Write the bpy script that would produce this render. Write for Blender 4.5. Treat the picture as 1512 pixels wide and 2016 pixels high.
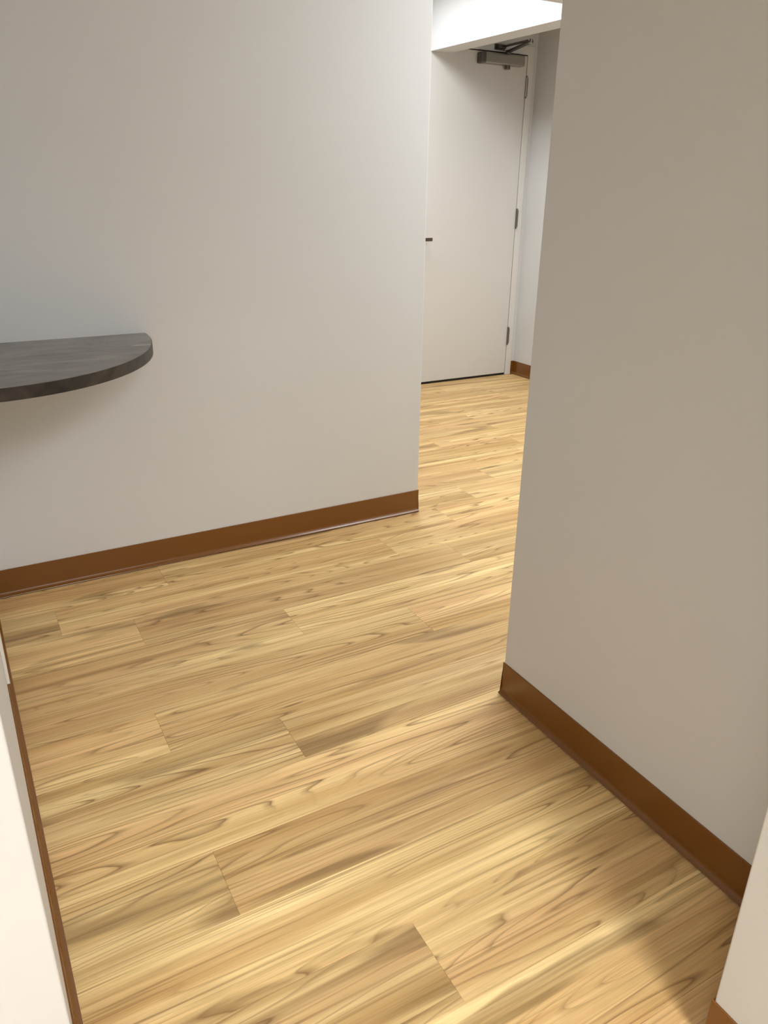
import bpy, bmesh, math, random
from mathutils import Matrix, Vector

scene = bpy.context.scene
for o in list(bpy.data.objects):
    bpy.data.objects.remove(o, do_unlink=True)
COL = scene.collection

# ------------------------------------------------------------------ camera
CAM_H = 1.285
FPX = 1493.13                                   # focal length in pixels of the 1512 x 2016 frame
RIGHT = Vector((0.87435507, -0.48514438, 0.01175336))
DOWN = Vector((-0.17868462, -0.34436467, -0.92167499))
FWD = Vector((0.45119288, 0.80377105, -0.38778483))
cam_data = bpy.data.cameras.new('camera')
cam = bpy.data.objects.new('camera', cam_data)
COL.objects.link(cam)
m3 = Matrix((RIGHT, -DOWN, -FWD)).transposed()
cam.matrix_world = Matrix.Translation((0, 0, CAM_H)) @ m3.to_4x4()
cam_data.sensor_fit = 'VERTICAL'
cam_data.sensor_height = 24.0
cam_data.lens = FPX / 2016.0 * 24.0
cam_data.clip_start = 0.02
scene.camera = cam

# ------------------------------------------------------------------ world, exposure
world = bpy.data.worlds.new('world')
world.use_nodes = True
bg = world.node_tree.nodes['Background']
bg.inputs['Color'].default_value = (1.0, 0.95, 0.88, 1)
bg.inputs['Strength'].default_value = 0.05
scene.world = world
vs = scene.view_settings
vs.view_transform = 'Standard'
vs.look = 'None'
vs.exposure = 0.0
vs.gamma = 1.0
vs.use_curve_mapping = False

# ceiling troffers and an added fill lamp: (name, x, y, size x, size y, watts)
CEIL = 2.456
LAMPS = [
    ('hall', 2.35, 2.00, 0.6, 1.2, 24.0),
    ('corridor', 3.10, 1.95, 0.6, 1.2, 17.0),
    ('coffer', 2.25, 3.95, 0.6, 1.2, 26.0),
    ('entry', 0.55, -1.40, 0.6, 1.2, 72.0),
    ('added_fill', -1.15, -0.60, 0.6, 1.2, 24.0),  # unseen fill lamp, added to brighten the near right and passage walls
]
LAMP_COL = (1.0, 1.01, 1.015)
SPREAD = {'entry': 150.0, 'added_fill': 150.0}        # louvred entry, narrowed fill lamp; the others are open panels

# ------------------------------------------------------------------ materials
def new_mat(name):
    m = bpy.data.materials.new(name)
    m.use_nodes = True
    nt = m.node_tree
    return m, nt, nt.nodes, nt.links, nt.nodes['Principled BSDF']

def N(nodes, kind, **kw):
    n = nodes.new(kind)
    for k, v in kw.items():
        setattr(n, k, v)
    return n

def paint(name, col, rough=0.55, bump=0.12, scale=260.0, spec=0.35):
    m, nt, ns, ln, b = new_mat(name)
    tc = N(ns, 'ShaderNodeTexCoord')
    n1 = N(ns, 'ShaderNodeTexNoise')
    n1.inputs['Scale'].default_value = scale
    n1.inputs['Detail'].default_value = 3
    ln.new(tc.outputs['Object'], n1.inputs['Vector'])
    n2 = N(ns, 'ShaderNodeTexNoise')
    n2.inputs['Scale'].default_value = 1.7
    ln.new(tc.outputs['Object'], n2.inputs['Vector'])
    mix = N(ns, 'ShaderNodeMix', data_type='RGBA')
    mix.inputs['A'].default_value = (*[c * 0.97 for c in col], 1)
    mix.inputs['B'].default_value = (*[min(1, c * 1.03) for c in col], 1)
    ln.new(n2.outputs['Fac'], mix.inputs['Factor'])
    ln.new(mix.outputs['Result'], b.inputs['Base Color'])
    bp = N(ns, 'ShaderNodeBump')
    bp.inputs['Strength'].default_value = bump
    bp.inputs['Distance'].default_value = 0.001
    ln.new(n1.outputs['Fac'], bp.inputs['Height'])
    ln.new(bp.outputs['Normal'], b.inputs['Normal'])
    b.inputs['Roughness'].default_value = rough
    b.inputs['Specular IOR Level'].default_value = spec
    return m

M_WALL = paint('wall_paint', (0.664, 0.674, 0.680))
M_CEIL = paint('ceiling_paint', (0.80, 0.78, 0.74), rough=0.9, bump=0.3, scale=120)
M_DOOR = paint('door_enamel', (0.675, 0.665, 0.645), rough=0.4, bump=0.03)
M_FRAME = paint('frame_enamel', (0.71, 0.70, 0.675), rough=0.35, bump=0.02)
M_BASE = paint('vinyl_cove_base', (0.175, 0.062, 0.006), rough=0.25, bump=0.05, scale=400, spec=0.7)
M_GUARD = paint('guard_vinyl', (0.80, 0.78, 0.73), rough=0.35, bump=0.03)

def metal(name, col, rough, aniso=True):
    m, nt, ns, ln, b = new_mat(name)
    b.inputs['Metallic'].default_value = 1.0
    tc = N(ns, 'ShaderNodeTexCoord')
    mp = N(ns, 'ShaderNodeMapping')
    mp.inputs['Scale'].default_value = (4, 400, 400)
    ln.new(tc.outputs['Object'], mp.inputs['Vector'])
    n = N(ns, 'ShaderNodeTexNoise')
    n.inputs['Scale'].default_value = 1.0
    ln.new(mp.outputs['Vector'], n.inputs['Vector'])
    mix = N(ns, 'ShaderNodeMix', data_type='RGBA')
    mix.inputs['A'].default_value = (*[c * 0.85 for c in col], 1)
    mix.inputs['B'].default_value = (*[min(1, c * 1.15) for c in col], 1)
    ln.new(n.outputs['Fac'], mix.inputs['Factor'])
    ln.new(mix.outputs['Result'], b.inputs['Base Color'])
    b.inputs['Roughness'].default_value = rough
    return m

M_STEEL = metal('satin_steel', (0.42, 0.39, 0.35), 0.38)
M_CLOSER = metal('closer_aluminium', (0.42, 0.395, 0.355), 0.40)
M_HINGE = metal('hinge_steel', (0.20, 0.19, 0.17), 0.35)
M_DARKMETAL = metal('dark_steel', (0.16, 0.145, 0.135), 0.4)
M_BRONZE = metal('bronze', (0.14, 0.105, 0.08), 0.4)
M_BLACK, _, _, _, _b = new_mat('gap_shade_black')  # flat black that stands in for shade in the door gaps
_b.inputs['Base Color'].default_value = (0.012, 0.009, 0.008, 1)
_b.inputs['Roughness'].default_value = 0.8

def wood():
    m, nt, ns, ln, b = new_mat('oak_vinyl_plank')
    L = ln.new
    def math_(op, a, bb=None, c=None):
        n = N(ns, 'ShaderNodeMath', operation=op)
        for i, v in enumerate((a, bb, c)):
            if v is None:
                continue
            if isinstance(v, (int, float)):
                n.inputs[i].default_value = v
            else:
                L(v, n.inputs[i])
        return n.outputs[0]
    tc = N(ns, 'ShaderNodeTexCoord')
    oi = N(ns, 'ShaderNodeObjectInfo')
    sep = N(ns, 'ShaderNodeSeparateColor')
    L(oi.outputs['Color'], sep.inputs[0])
    seed, tone, pat = sep.outputs[0], sep.outputs[1], sep.outputs[2]
    off = N(ns, 'ShaderNodeCombineXYZ')
    L(math_('MULTIPLY', seed, 83.0), off.inputs[0])
    L(math_('MULTIPLY', seed, 47.0), off.inputs[1])
    L(math_('MULTIPLY', seed, 29.0), off.inputs[2])
    add = N(ns, 'ShaderNodeVectorMath', operation='ADD')
    L(tc.outputs['Object'], add.inputs[0])
    L(off.outputs[0], add.inputs[1])
    P = add.outputs[0]
    def noise(sx, sy, detail=2.0, rough=0.5, dist=0.0):
        mp = N(ns, 'ShaderNodeMapping')
        mp.inputs['Scale'].default_value = (sx, sy, 1)
        L(P, mp.inputs['Vector'])
        n = N(ns, 'ShaderNodeTexNoise')
        n.inputs['Scale'].default_value = 1.0
        n.inputs['Detail'].default_value = detail
        n.inputs['Roughness'].default_value = rough
        n.inputs['Distortion'].default_value = dist
        L(mp.outputs['Vector'], n.inputs['Vector'])
        return n.outputs['Fac']
    def ramp(v, stops):
        r = N(ns, 'ShaderNodeValToRGB')
        e = r.color_ramp.elements
        e[0].position, e[0].color = stops[0][0], (*[stops[0][1]] * 3, 1)
        e[1].position, e[1].color = stops[1][0], (*[stops[1][1]] * 3, 1)
        for p, c in stops[2:]:
            k = e.new(p); k.color = (c, c, c, 1)
        L(v, r.inputs[0])
        return r.outputs[0]
    def mixc(fac, a, bb):
        n = N(ns, 'ShaderNodeMix', data_type='RGBA')
        for sock, v in (('Factor', fac), ('A', a), ('B', bb)):
            if isinstance(v, tuple):
                n.inputs[sock].default_value = (*v, 1)
            elif isinstance(v, (int, float)):
                n.inputs[sock].default_value = v
            else:
                L(v, n.inputs[sock])
        return n.outputs['Result']
    # growth rings: contour lines of a slowly varying, very elongated field
    field = noise(0.55, 8.0, 2.0, 0.42, 0.15)
    ringv = math_('FRACT', math_('MULTIPLY', field, 30.0))
    ring = ramp(ringv, [(0.0, 0.30), (1.0, 0.30), (0.08, 0.0), (0.70, 0.03), (0.90, 0.65), (0.955, 1.0)])
    ringm = noise(1.1, 17.0, 1.5)
    ring = math_('MULTIPLY', ring, ramp(ringm, [(0.38, 0.10), (0.58, 1.0)]))
    # broad light and dark streaks along the grain
    streak = ramp(noise(0.75, 17.0, 2.5, 0.55, 0.1), [(0.36, 0.0), (0.66, 1.0)])
    streak2 = ramp(noise(1.1, 52.0, 2.0, 0.6, 0.1), [(0.42, 0.0), (0.70, 1.0)])
    hair = ramp(noise(1.3, 135.0, 1.5, 0.5, 0.2), [(0.56, 0.0), (0.72, 1.0)])
    fibre = noise(9.0, 420.0, 3.0, 0.6)
    pink = ramp(noise(0.7, 8.0, 1.0), [(0.42, 0.0), (0.66, 1.0)])
    # smoky heartwood patches with pointed ends
    heart = ramp(noise(1.9, 14.0, 1.3, 0.5, 0.5), [(0.60, 0.0), (0.68, 1.0)])
    heart = math_('MULTIPLY', heart, math_('ADD', math_('MULTIPLY', ramp(noise(2.2, 75.0, 2.0), [(0.35, 0.0), (0.65, 1.0)]), 0.6), 0.4))
    heart = math_('MULTIPLY', heart, pat)
    c = mixc(streak, (0.80, 0.605, 0.295), (0.475, 0.298, 0.114))
    c = mixc(math_('MULTIPLY', pink, 0.60), c, (0.55, 0.322, 0.150))
    c = mixc(math_('MULTIPLY', streak2, 0.50), c, (0.41, 0.25, 0.092))
    c = mixc(math_('MULTIPLY', hair, 0.60), c, (0.27, 0.155, 0.058))
    c = mixc(math_('MULTIPLY', ring, 0.92), c, (0.20, 0.110, 0.040))
    c = mixc(math_('MULTIPLY', heart, 0.80), c, (0.215, 0.130, 0.050))
    fb = ramp(fibre, [(0.3, 0.86), (0.7, 1.08)])
    tn = math_('ADD', math_('MULTIPLY', tone, 0.26), 1.08)
    gain = math_('MULTIPLY', fb, tn)
    vm = N(ns, 'ShaderNodeVectorMath', operation='SCALE')
    L(c, vm.inputs[0]); L(gain, vm.inputs['Scale'])
    L(vm.outputs[0], b.inputs['Base Color'])
    rr = math_('ADD', math_('MULTIPLY', fibre, 0.16), 0.40)
    L(rr, b.inputs['Roughness'])
    b.inputs['Specular IOR Level'].default_value = 0.32
    bp = N(ns, 'ShaderNodeBump')
    bp.inputs['Strength'].default_value = 0.18
    bp.inputs['Distance'].default_value = 0.0006
    L(math_('SUBTRACT', fibre, math_('MULTIPLY', ring, 0.5)), bp.inputs['Height'])
    L(bp.outputs['Normal'], b.inputs['Normal'])
    return m
M_WOOD = wood()

def laminate():
    m, nt, ns, ln, b = new_mat('slate_laminate')
    tc = N(ns, 'ShaderNodeTexCoord')
    mp = N(ns, 'ShaderNodeMapping')
    mp.inputs['Scale'].default_value = (4, 11, 11)
    ln.new(tc.outputs['Object'], mp.inputs['Vector'])
    n1 = N(ns, 'ShaderNodeTexNoise')
    n1.inputs['Scale'].default_value = 1.4
    n1.inputs['Detail'].default_value = 6
    n1.inputs['Distortion'].default_value = 1.2
    ln.new(mp.outputs['Vector'], n1.inputs['Vector'])
    n2 = N(ns, 'ShaderNodeTexNoise')
    n2.inputs['Scale'].default_value = 160
    n2.inputs['Detail'].default_value = 4
    ln.new(tc.outputs['Object'], n2.inputs['Vector'])
    r = N(ns, 'ShaderNodeValToRGB')
    e = r.color_ramp.elements
    e[0].position, e[0].color = 0.30, (0.14, 0.131, 0.121, 1)
    e[1].position, e[1].color = 0.72, (0.27, 0.252, 0.232, 1)
    ln.new(n1.outputs['Fac'], r.inputs[0])
    mx = N(ns, 'ShaderNodeMix', data_type='RGBA', blend_type='OVERLAY')
    mx.inputs['Factor'].default_value = 0.35
    ln.new(r.outputs[0], mx.inputs['A'])
    ln.new(n2.outputs['Color'], mx.inputs['B'])
    ln.new(mx.outputs['Result'], b.inputs['Base Color'])
    b.inputs['Roughness'].default_value = 0.42
    b.inputs['Specular IOR Level'].default_value = 0.5
    return m
M_LAM = laminate()
M_SCUFF = paint('scuff', (0.55, 0.52, 0.47), rough=0.6, bump=0.0)

def edge_mat():
    m, nt, ns, ln, b = new_mat('slate_edge_band')
    tc = N(ns, 'ShaderNodeTexCoord')
    n1 = N(ns, 'ShaderNodeTexNoise')
    n1.inputs['Scale'].default_value = 26
    n1.inputs['Detail'].default_value = 7
    ln.new(tc.outputs['Object'], n1.inputs['Vector'])
    r = N(ns, 'ShaderNodeValToRGB')
    e = r.color_ramp.elements
    e[0].position, e[0].color = 0.36, (0.011, 0.009, 0.0075, 1)
    e[1].position, e[1].color = 0.70, (0.050, 0.038, 0.027, 1)
    ln.new(n1.outputs['Fac'], r.inputs[0])
    ln.new(r.outputs[0], b.inputs['Base Color'])
    b.inputs['Roughness'].default_value = 0.45
    return m
M_EDGE = edge_mat()

# ------------------------------------------------------------------ mesh helpers
def tag(o, label=None, cat=None, kind=None, group=None):
    if label: o['label'] = label
    if cat: o['category'] = cat
    if kind: o['kind'] = kind
    if group: o['group'] = group
    return o

def link(name, me, mat=None, parent=None, loc=None):
    o = bpy.data.objects.new(name, me)
    COL.objects.link(o)
    if mat is not None and me is not None and not me.materials:
        me.materials.append(mat)
    if parent: o.parent = parent
    if loc: o.location = loc
    return o

def empty(name, loc):
    o = bpy.data.objects.new(name, None)
    o.empty_display_size = 0.1
    COL.objects.link(o)
    o.location = loc
    return o

def from_bm(name, bm, mat, parent=None, smooth=False, loc=None):
    bmesh.ops.recalc_face_normals(bm, faces=bm.faces)
    me = bpy.data.meshes.new(name)
    bm.to_mesh(me); bm.free()
    if smooth:
        for p in me.polygons: p.use_smooth = True
    return link(name, me, mat, parent, loc)

def box_bm(bm, x0, x1, y0, y1, z0, z1, bev=0.0, seg=2):
    pre = set(bm.edges)
    vs_ = [bm.verts.new((x, y, z)) for z in (z0, z1) for y in (y0, y1) for x in (x0, x1)]
    for f in ((0, 1, 3, 2), (4, 6, 7, 5), (0, 4, 5, 1), (2, 3, 7, 6), (0, 2, 6, 4), (1, 5, 7, 3)):
        bm.faces.new([vs_[i] for i in f])
    if bev:
        es = [e for e in bm.edges if e not in pre]
        bmesh.ops.bevel(bm, geom=es, offset=bev, segments=seg, affect='EDGES', profile=0.5)

def prism_bm(bm, pts, z0, z1, bev_vert=0.0, seg=3):
    """vertical extrusion of a 2-D outline; vertical edges optionally rounded"""
    lo = [bm.verts.new((x, y, z0)) for x, y in pts]
    hi = [bm.verts.new((x, y, z1)) for x, y in pts]
    n = len(pts)
    bm.faces.new(list(reversed(lo))); bm.faces.new(hi)
    es = []
    for i in range(n):
        j = (i + 1) % n
        f = bm.faces.new([lo[i], lo[j], hi[j], hi[i]])
    if bev_vert:
        bm.edges.ensure_lookup_table()
        es = [e for e in bm.edges if abs(e.verts[0].co.z - e.verts[1].co.z) > 0.5 * (z1 - z0)
              and (e.verts[0] in lo or e.verts[0] in hi)]
        bmesh.ops.bevel(bm, geom=es, offset=bev_vert, segments=seg, affect='EDGES', profile=0.5)

def cyl_bm(bm, p0, p1, r, seg=20, r2=None):
    p0, p1 = Vector(p0), Vector(p1)
    d = p1 - p0
    q = d.to_track_quat('Z', 'Y').to_matrix().to_4x4()
    bmesh.ops.create_cone(bm, cap_ends=True, segments=seg, radius1=r, radius2=r if r2 is None else r2,
                          depth=d.length, matrix=Matrix.Translation((p0 + p1) / 2) @ q)

def wall(name, pts, z0=0.0, z1=CEIL, bev=0.003, mat=None, label=None):
    bm = bmesh.new()
    prism_bm(bm, pts, z0, z1, bev)
    o = from_bm(name, bm, mat or M_WALL)
    tag(o, label, None, 'structure')
    return o

# cove base profile: (distance from the wall, height)
PROF = [(0.0, 0.100), (0.0022, 0.100), (0.0030, 0.0990), (0.0030, 0.0200), (0.0034, 0.0165),
        (0.0050, 0.0125), (0.0080, 0.0090), (0.0110, 0.0066), (0.0132, 0.0055), (0.0138, 0.0045),
        (0.0132, 0.0036), (0.0080, 0.0034), (0.0075, 0.0)]
def cove_base(name, path, side, label):
    """sweep the profile along path; side=+1: room lies left of the travel direction"""
    P = [Vector((x, y)) for x, y in path]
    nrm = []
    for i in range(len(P) - 1):
        d = (P[i + 1] - P[i]).normalized()
        nrm.append(Vector((-d.y, d.x)) * side)
    bm = bmesh.new()
    rows = []
    for i, p in enumerate(P):
        if i == 0: m_, k = nrm[0], 1.0
        elif i == len(P) - 1: m_, k = nrm[-1], 1.0
        else:
            m_ = (nrm[i - 1] + nrm[i]).normalized()
            k = 1.0 / max(0.3, m_.dot(nrm[i]))
        rows.append([bm.verts.new((p.x + m_.x * k * d, p.y + m_.y * k * d, z)) for d, z in PROF])
    for a, b in zip(rows, rows[1:]):
        for j in range(len(PROF) - 1):
            bm.faces.new([a[j], b[j], b[j + 1], a[j + 1]])
    bm.faces.new(rows[0]); bm.faces.new(list(reversed(rows[-1])))
    o = from_bm(name, bm, M_BASE)
    tag(o, label, None, 'structure')
    return o

# ------------------------------------------------------------------ room shell
XR = 1.156          # passage wall on the right, its face
W2Y = 1.372         # its far corner
XN, YN = 0.871, 0.450   # nearer right wall: face and far corner
YB = 2.607          # back wall face
XB = 1.631          # back wall free corner
YD = 4.640          # door wall face
XS = 3.737          # hall side wall face
# stub wall on the left, a hair out of square
def xl(y): return -0.0334 - 0.0137 * (y - 0.8967)
YL0, YL1 = 0.790, 1.905

wall('wall_back', [(-2.2, YB), (XB, YB), (XB, YB + 0.14), (-2.2, YB + 0.14)], label='pale grey painted wall behind the dark counter')
wall('wall_right', [(XR, YN - 0.2), (XS + 0.1, YN - 0.2), (XS + 0.1, W2Y), (XR, W2Y)], label='grey shaded wall with brown base along the passage')
wall('wall_right_near', [(XN, -2.6), (XR + 0.4, -2.6), (XR + 0.4, YN - 0.2001), (XR - 0.0, YN - 0.2001), (XR - 0.0, YN), (XN, YN)], label='bright white wall corner beside the passage')
wall('wall_left', [(-2.2, YL0), (xl(YL0), YL0), (xl(YB), YB - 0.0002), (xl(YB) - 0.13, YB - 0.0002), (xl(YB) - 0.13, YL0 + 0.13), (-2.2, YL0 + 0.13)], label='white wall with brown base, seen edge on beside the dark counter')
wall('wall_hall', [(XS, W2Y), (XS + 0.12, W2Y), (XS + 0.12, YD + 0.12), (XS, YD + 0.12)], bev=0.0, label='pale side wall next to the white door')
wall('wall_far_left', [(-2.32, -2.6), (-2.2, -2.6), (-2.2, YD + 0.12), (-2.32, YD + 0.12)], bev=0.0, label='pale wall closing the space on the left')
wall('wall_behind', [(-2.32, -2.72), (XR + 0.4, -2.72), (XR + 0.4, -2.6), (-2.32, -2.6)], bev=0.0, label='pale wall behind the entry')

# door wall with an opening
DX0, DX1, DZ = 2.739, 3.6535, 2.140            # opening for the leaf
FW = 0.050
bm = bmesh.new()
box_bm(bm, -2.2, DX0 - 0.03, YD, YD + 0.12, 0, CEIL)
box_bm(bm, DX1 + 0.03, XS, YD, YD + 0.12, 0, CEIL)
box_bm(bm, DX0 - 0.03, DX1 + 0.03, YD, YD + 0.12, DZ + 0.03, CEIL)
box_bm(bm, DX0 - 0.2, DX1 + 0.2, YD + 0.125, YD + 0.14, 0, CEIL)
tag(from_bm('wall_door', bm, M_WALL), 'pale far wall that holds the white door', None, 'structure')

# ceiling and soffits
bm = bmesh.new()
box_bm(bm, -2.4, XS + 0.2, -2.8, YD + 0.2, CEIL, CEIL + 0.1)
tag(from_bm('ceiling', bm, M_CEIL), 'flat white ceiling', None, 'structure')
ZB = 2.100
bm = bmesh.new()
prism_bm(bm, [(2.958, 3.222), (3.105, 3.222), (3.034, YD - 0.002), (2.887, YD - 0.002)], ZB, CEIL, 0.0)
tag(from_bm('ceiling_soffit', bm, M_WALL), 'white boxed soffit hanging in front of the white door', None, 'structure')
bm = bmesh.new()
box_bm(bm, 2.2, XS, 3.00, 3.221, ZB, CEIL)
tag(from_bm('ceiling_soffit', bm, M_WALL), 'white cross soffit that the boxed soffit runs into', None, 'structure')

# white support panel on the left wall, from above the base up to the counter
YP0 = 1.897
bm = bmesh.new()
prism_bm(bm, [(xl(YP0) + 0.0004, YP0), (xl(YP0) + 0.0078, YP0), (xl(YB) + 0.0078, YB - 0.001), (xl(YB) + 0.0004, YB - 0.001)], 0.1015, 0.815, 0.0)
tag(from_bm('trim_1', bm, M_GUARD), 'thin white panel on the wall under the counter end', None, 'structure')

# vinyl cove bases
cove_base('baseboard_back', [(xl(YB) + 0.0005, YB), (XB + 0.0015, YB)], -1, 'brown cove base below the dark counter')
cove_base('baseboard_right', [(XN, -2.58), (XN, YN), (XR, YN), (XR, W2Y + 0.0015)], 1, 'brown cove base around the right wall corners')
cove_base('baseboard_left', [(-2.19, YL0), (xl(YL0), YL0), (xl(YB), YB - 0.0005)], -1, 'brown cove base along the edge-on white wall')
cove_base('baseboard_hall', [(DX1 + FW, YD), (XS, YD), (XS, W2Y + 0.02)], -1, 'short brown cove base next to the door frame')

# ------------------------------------------------------------------ plank floor
floor_bm = bmesh.new()
box_bm(floor_bm, -2.35, XS + 0.15, -2.75, YD + 0.135, -0.03, -0.0042)
floor = from_bm('floor', floor_bm, M_WOOD)
floor.color = (0.37, 0.5, 0.3, 1)
tag(floor, 'light oak look plank floor', None, 'structure')

PW, PL, Y0 = 0.17375, 1.219, 0.5200
pm = bmesh.new()
box_bm(pm, -PL / 2 + 0.0001, PL / 2 - 0.0001, -PW / 2 + 0.0001, PW / 2 - 0.0001, -0.004, 0.0, 0.0)
top_edges = [e for e in pm.edges if all(v.co.z > -0.001 for v in e.verts)]
bmesh.ops.bevel(pm, geom=top_edges, offset=0.0005, segments=1, affect='EDGES')
bmesh.ops.recalc_face_normals(pm, faces=pm.faces)
plank_me = bpy.data.meshes.new('plank')
pm.to_mesh(plank_me); pm.free()
plank_me.materials.append(M_WOOD)
# end-joint position of every row, read off the photograph where it can be seen
JOINT = {0: 0.05, 1: 0.561, 2: 1.17, 3: 0.278, 4: 1.19, 5: 0.567, 6: 0.281, 7: 1.163, 8: 0.790, 9: 0.337, 10: 0.121, 11: 0.497,
         12: 1.952, 13: 2.187, 14: 2.580, 15: 1.45, 16: 2.223, 17: 1.50, 18: 2.713, 19: 1.55, 20: 3.250, 21: 2.650, 22: 2.952, 23: 2.35}
rnd = random.Random(7)
HEART = {(3, -1), (6, 0), (9, -1), (8, -1), (11, -1), (10, -1), (2, -1), (1, -1)}
for row in range(-9, 24):
    yc = Y0 + (row + 0.5) * PW
    xj = JOINT.get(row, rnd.uniform(0, PL))
    k0 = math.floor((-1.6 - xj) / PL)
    k = k0
    while xj + k * PL < XS - 0.02:
        xa = xj + k * PL
        col = (rnd.random(), rnd.random(), 1.0 if rnd.random() < 0.45 else rnd.uniform(0.0, 0.35), 1.0)
        if (row, k) in HEART: col = (col[0], col[1], 1.0, 1.0)
        p = link('plank', plank_me, None, floor, (xa + PL / 2, yc, 0))
        if rnd.random() < 0.5: p.rotation_euler[2] = math.pi
        p.color = col
        k += 1

# ------------------------------------------------------------------ wall counter
ZC, TC = 0.849, 0.033
cx, ea, eb = 0.022, 0.526, 0.632
root = empty('wall_counter', (cx, YB, ZC - TC))
tag(root, 'dark grey corner counter with a rounded end on the pale wall', 'counter')
XCL = -0.0485 - cx                              # left end, at the side wall
def outline(a, b, n=48):
    pts = []
    for i in range(n + 1):
        t = 0.5 * math.pi * i / n
        ex = 2.0 / 2.05
        c, s = math.cos(t), math.sin(t)
        pts.append((abs(c) ** ex * a, -abs(s) ** ex * b))
    pts.append((XCL, -b))
    return pts
ET = 0.0018
bm = bmesh.new()
prism_bm(bm, [(x, y - 0.0005) for x, y in outline(ea - ET, eb - ET)] + [(xl(YB) + 0.001 - cx, -0.0005)], 0.0, TC)
from_bm('worktop', bm, M_LAM, root)
bm = bmesh.new()
o1, o0 = outline(ea, eb), outline(ea - ET + 0.0002, eb - ET + 0.0002)
rows = []
for (xa, ya), (xb, yb) in zip(o1, o0):
    rows.append([bm.verts.new(c) for c in ((xb, yb - 0.0005, 0.0006), (xa, ya - 0.0005, 0.0006), (xa, ya - 0.0005, TC - 0.0008), (xb, yb - 0.0005, TC - 0.0002))])
for a, b in zip(rows, rows[1:]):
    for j in range(3):
        bm.faces.new([a[j], b[j], b[j + 1], a[j + 1]])
e = from_bm('edge_band', bm, M_EDGE, root, smooth=False)
e['label'] = 'darker brown-black edge strip'
bm = bmesh.new()
prism_bm(bm, [(0.4560 - cx, 2.3950 - YB), (0.4620 - cx, 2.3890 - YB), (0.5120 - cx, 2.3850 - YB), (0.5160 - cx, 2.3880 - YB), (0.4700 - cx, 2.3950 - YB)], TC - 0.0005, TC + 0.0004)
e = from_bm('scratch', bm, M_SCUFF, root)
e['label'] = 'pale scratch near the counter tip'

# ------------------------------------------------------------------ door
YLF = 4.632                                     # front of the leaf
door = empty('door_1', ((DX0 + DX1) / 2, YLF, 0))
tag(door, 'plain white hall door with closer and three steel hinges', None, 'structure')
dl = door.location
def D(name, bm, mat, parent=None, smooth=False):
    """parts are modelled in world coordinates and shifted under the door"""
    base = door if parent is None else parent
    o = from_bm(name, bm, mat, None, smooth)
    o.data.transform(Matrix.Translation(-dl))
    o.parent = base
    return o
bm = bmesh.new()
box_bm(bm, DX0 + 0.003, DX1 - 0.0035, YLF, YLF + 0.045, 0.017, DZ - 0.0062, 0.0012, 1)
D('leaf', bm, M_DOOR)
bm = bmesh.new()                                # black strip standing in for the shade in the gap below the leaf
box_bm(bm, DX0 + 0.004, DX1 - 0.004, YLF + 0.006, YLF + 0.046, 0.0005, 0.0168)
e = D('bottom_gap_shade', bm, M_BLACK); e['label'] = 'black strip painted for the shade in the gap under the door'
bm = bmesh.new()                                # hollow metal frame, three sides with a stop behind the leaf
YF0 = YLF - 0.004
for x0, x1 in ((DX0 - FW, DX0), (DX1, DX1 + FW)):
    box_bm(bm, x0, x1, YF0, YD + 0.118, 0.0003, DZ + FW, 0.0025, 2)
box_bm(bm, DX0 - 0.001, DX1 + 0.001, YF0, YD + 0.118, DZ, DZ + FW, 0.0025, 2)
D('frame', bm, M_FRAME)
bm = bmesh.new()
for x0, x1 in ((DX0, DX0 + 0.016), (DX1 - 0.016, DX1)):
    box_bm(bm, x0, x1, YLF + 0.048, YLF + 0.065, 0.0003, DZ)
box_bm(bm, DX0, DX1, YLF + 0.048, YLF + 0.065, DZ - 0.016, DZ)
D('stop', bm, M_FRAME)
bm = bmesh.new()
box_bm(bm, DX0 + 0.0002, DX1 - 0.0002, YLF + 0.004, YLF + 0.044, DZ - 0.0060, DZ - 0.0002)
box_bm(bm, DX1 - 0.0035, DX1 - 0.0002, YLF + 0.004, YLF + 0.044, 0.017, DZ - 0.006)
box_bm(bm, DX0 + 0.0002, DX0 + 0.003, YLF + 0.004, YLF + 0.044, 0.017, DZ - 0.006)
D('gap_shade', bm, M_BLACK)  # black strips painted as the shade in the top and side gaps
for zc in (1.952, 1.126, 0.297):
    bm = bmesh.new()
    hx, hy = DX1 - 0.001, YLF - 0.0075
    cyl_bm(bm, (hx, hy, zc - 0.057), (hx, hy, zc + 0.057), 0.0068, 18)
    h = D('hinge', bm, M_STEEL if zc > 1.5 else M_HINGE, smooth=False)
    for kz in (-0.062, 0.062):
        bm = bmesh.new()
        cyl_bm(bm, (hx, hy, zc + kz - 0.005), (hx, hy, zc + kz + 0.005), 0.0056, 14)
        D('pin_tip', bm, M_HINGE, h)
    bm = bmesh.new()
    box_bm(bm, hx - 0.0025, hx + 0.014, YF0 - 0.0022, YF0 + 0.001, zc - 0.056, zc + 0.056)
    D('hinge_leaf', bm, M_HINGE, h)
# lever handle
bm = bmesh.new()
zl, xr = 1.000, DX0 + 0.070
cyl_bm(bm, (xr, YLF, zl), (xr, YLF - 0.011, zl), 0.027, 28)
cyl_bm(bm, (xr, YLF - 0.010, zl), (xr, YLF - 0.062, zl), 0.011, 18)
hd = D('lever_handle', bm, M_BRONZE)
bm = bmesh.new()
box_bm(bm, xr - 0.012, 2.9105, YLF - 0.069, YLF - 0.056, zl - 0.0110, zl + 0.0105, 0.003, 2)
D('lever', bm, M_BRONZE, hd)
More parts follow.
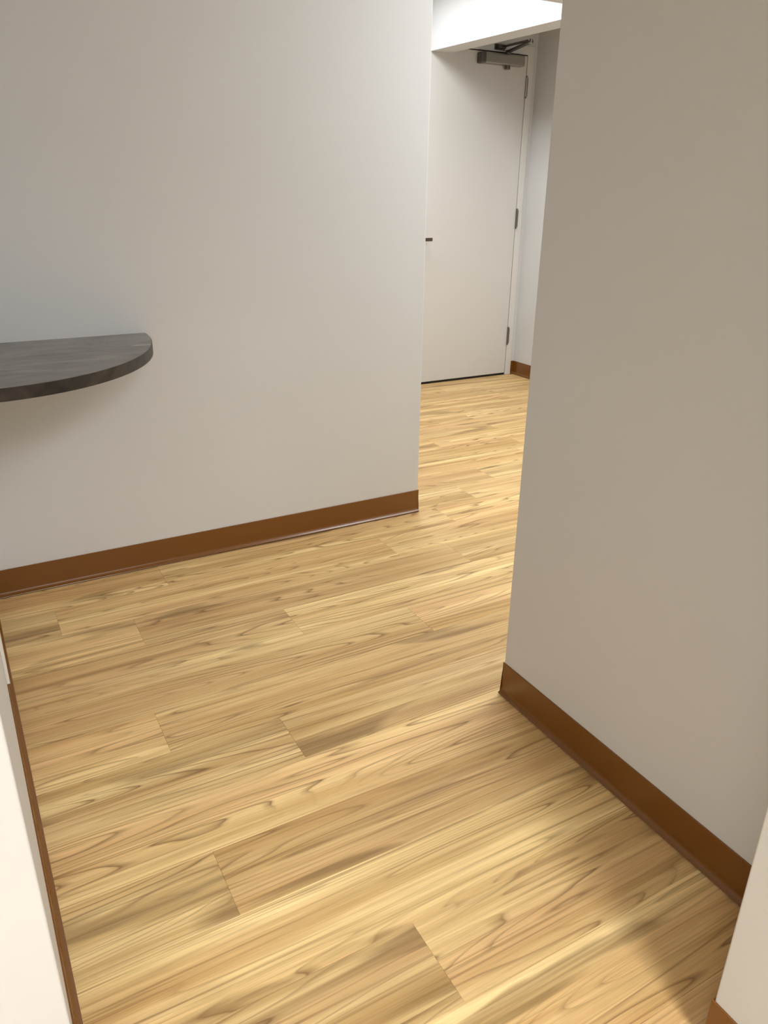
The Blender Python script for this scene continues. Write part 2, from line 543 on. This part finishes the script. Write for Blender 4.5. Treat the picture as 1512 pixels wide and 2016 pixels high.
# door closer
bm = bmesh.new()
bx0, bx1, bz0, bz1 = 3.243, 3.590, 2.062, 2.122
box_bm(bm, bx0, bx1, YLF - 0.058, YLF - 0.0002, bz0, bz1, 0.007, 3)
cl = D('door_closer', bm, M_CLOSER)
cl['label'] = 'grey metal door closer with folded arm'
bm = bmesh.new()
box_bm(bm, bx0 - 0.002, bx0 + 0.036, YLF - 0.0595, YLF - 0.0004, bz0 - 0.0012, bz1 + 0.0012, 0.008, 3)
D('end_cap', bm, M_DARKMETAL, cl)
bm = bmesh.new()
sx, sy = 3.465, YLF - 0.032
cyl_bm(bm, (sx, sy, bz1 - 0.002), (sx, sy, bz1 + 0.026), 0.017, 20)
D('spindle', bm, M_DARKMETAL, cl)
bm = bmesh.new()
cyl_bm(bm, (sx, sy, bz0 + 0.002), (sx, sy, bz0 - 0.022), 0.019, 24)
D('spindle_cap', bm, M_DARKMETAL, cl)
def bar(p0, p1, w, t, mat, name):
    p0, p1 = Vector(p0), Vector(p1)
    d = (p1 - p0); ln_ = d.length; d.normalize()
    s = Vector((0, 0, 1)).cross(d).normalized(); u = d.cross(s)
    b = bmesh.new()
    box_bm(b, -0.012, ln_ + 0.012, -w / 2, w / 2, -t / 2, t / 2, 0.002, 2)
    R = Matrix((d, s, u)).transposed().to_4x4()
    b.transform(Matrix.Translation(p0) @ R)
    return D(name, b, mat, cl)
elbow = (3.402, 4.300, 2.152)
bar((sx, sy, 2.140), (elbow[0], elbow[1], 2.150), 0.030, 0.012, M_DARKMETAL, 'main_arm')
bar((elbow[0], elbow[1], 2.160), (3.425, YF0 - 0.03, 2.166), 0.022, 0.010, M_DARKMETAL, 'forearm')
bm = bmesh.new()
cyl_bm(bm, (elbow[0], elbow[1], 2.143), (elbow[0], elbow[1], 2.171), 0.013, 18)
e = D('elbow_pin', bm, metal('highlight_pin', (0.9, 0.88, 0.84), 0.15), cl)  # very pale metal stands in for the white highlight at the elbow
bm = bmesh.new()
box_bm(bm, 3.372, 3.455, YF0 - 0.007, YF0 - 0.0002, 2.148, 2.182, 0.002, 2)
box_bm(bm, 3.385, 3.440, YF0 - 0.040, YF0 - 0.006, 2.154, 2.176, 0.003, 2)
D('shoe', bm, M_DARKMETAL, cl)

# ------------------------------------------------------------------ ceiling lights and the added fill
LBL = {'hall': 'square-edged white ceiling light over the hall floor', 'coffer': 'white ceiling light behind the boxed soffit', 'entry': 'white ceiling light over the entry', 'corridor': 'white ceiling light next to the hall side wall', 'added_fill': 'added unseen fill light that brightens the near right wall'}
for nm, x, y, sx_, sy_, w in LAMPS:
    r = empty('ceiling_light', (x, y, CEIL))
    tag(r, LBL[nm], 'light')
    bm = bmesh.new()
    for a in (-1, 1):
        box_bm(bm, a * sx_ / 2 - 0.012, a * sx_ / 2 + 0.012, -sy_ / 2 - 0.012, sy_ / 2 + 0.012, -0.024, -0.0005)
        box_bm(bm, -sx_ / 2 + 0.012, sx_ / 2 - 0.012, a * sy_ / 2 - 0.012, a * sy_ / 2 + 0.012, -0.024, -0.0005)
    from_bm('frame', bm, M_FRAME, r)
    bm = bmesh.new()
    box_bm(bm, -sx_ / 2 + 0.012, sx_ / 2 - 0.012, -sy_ / 2 + 0.012, sy_ / 2 - 0.012, -0.012, -0.001)
    from_bm('diffuser', bm, M_FRAME, r)
    ld = bpy.data.lights.new('panel_lamp', 'AREA')
    ld.shape = 'RECTANGLE'
    ld.size, ld.size_y = sx_ - 0.03, sy_ - 0.03
    ld.energy = w
    ld.color = LAMP_COL
    ld.spread = math.radians(SPREAD.get(nm, 180.0))
    lo = bpy.data.objects.new('panel_lamp', ld)
    COL.objects.link(lo)
    lo.parent = r
    lo.location = (0, 0, -0.014)
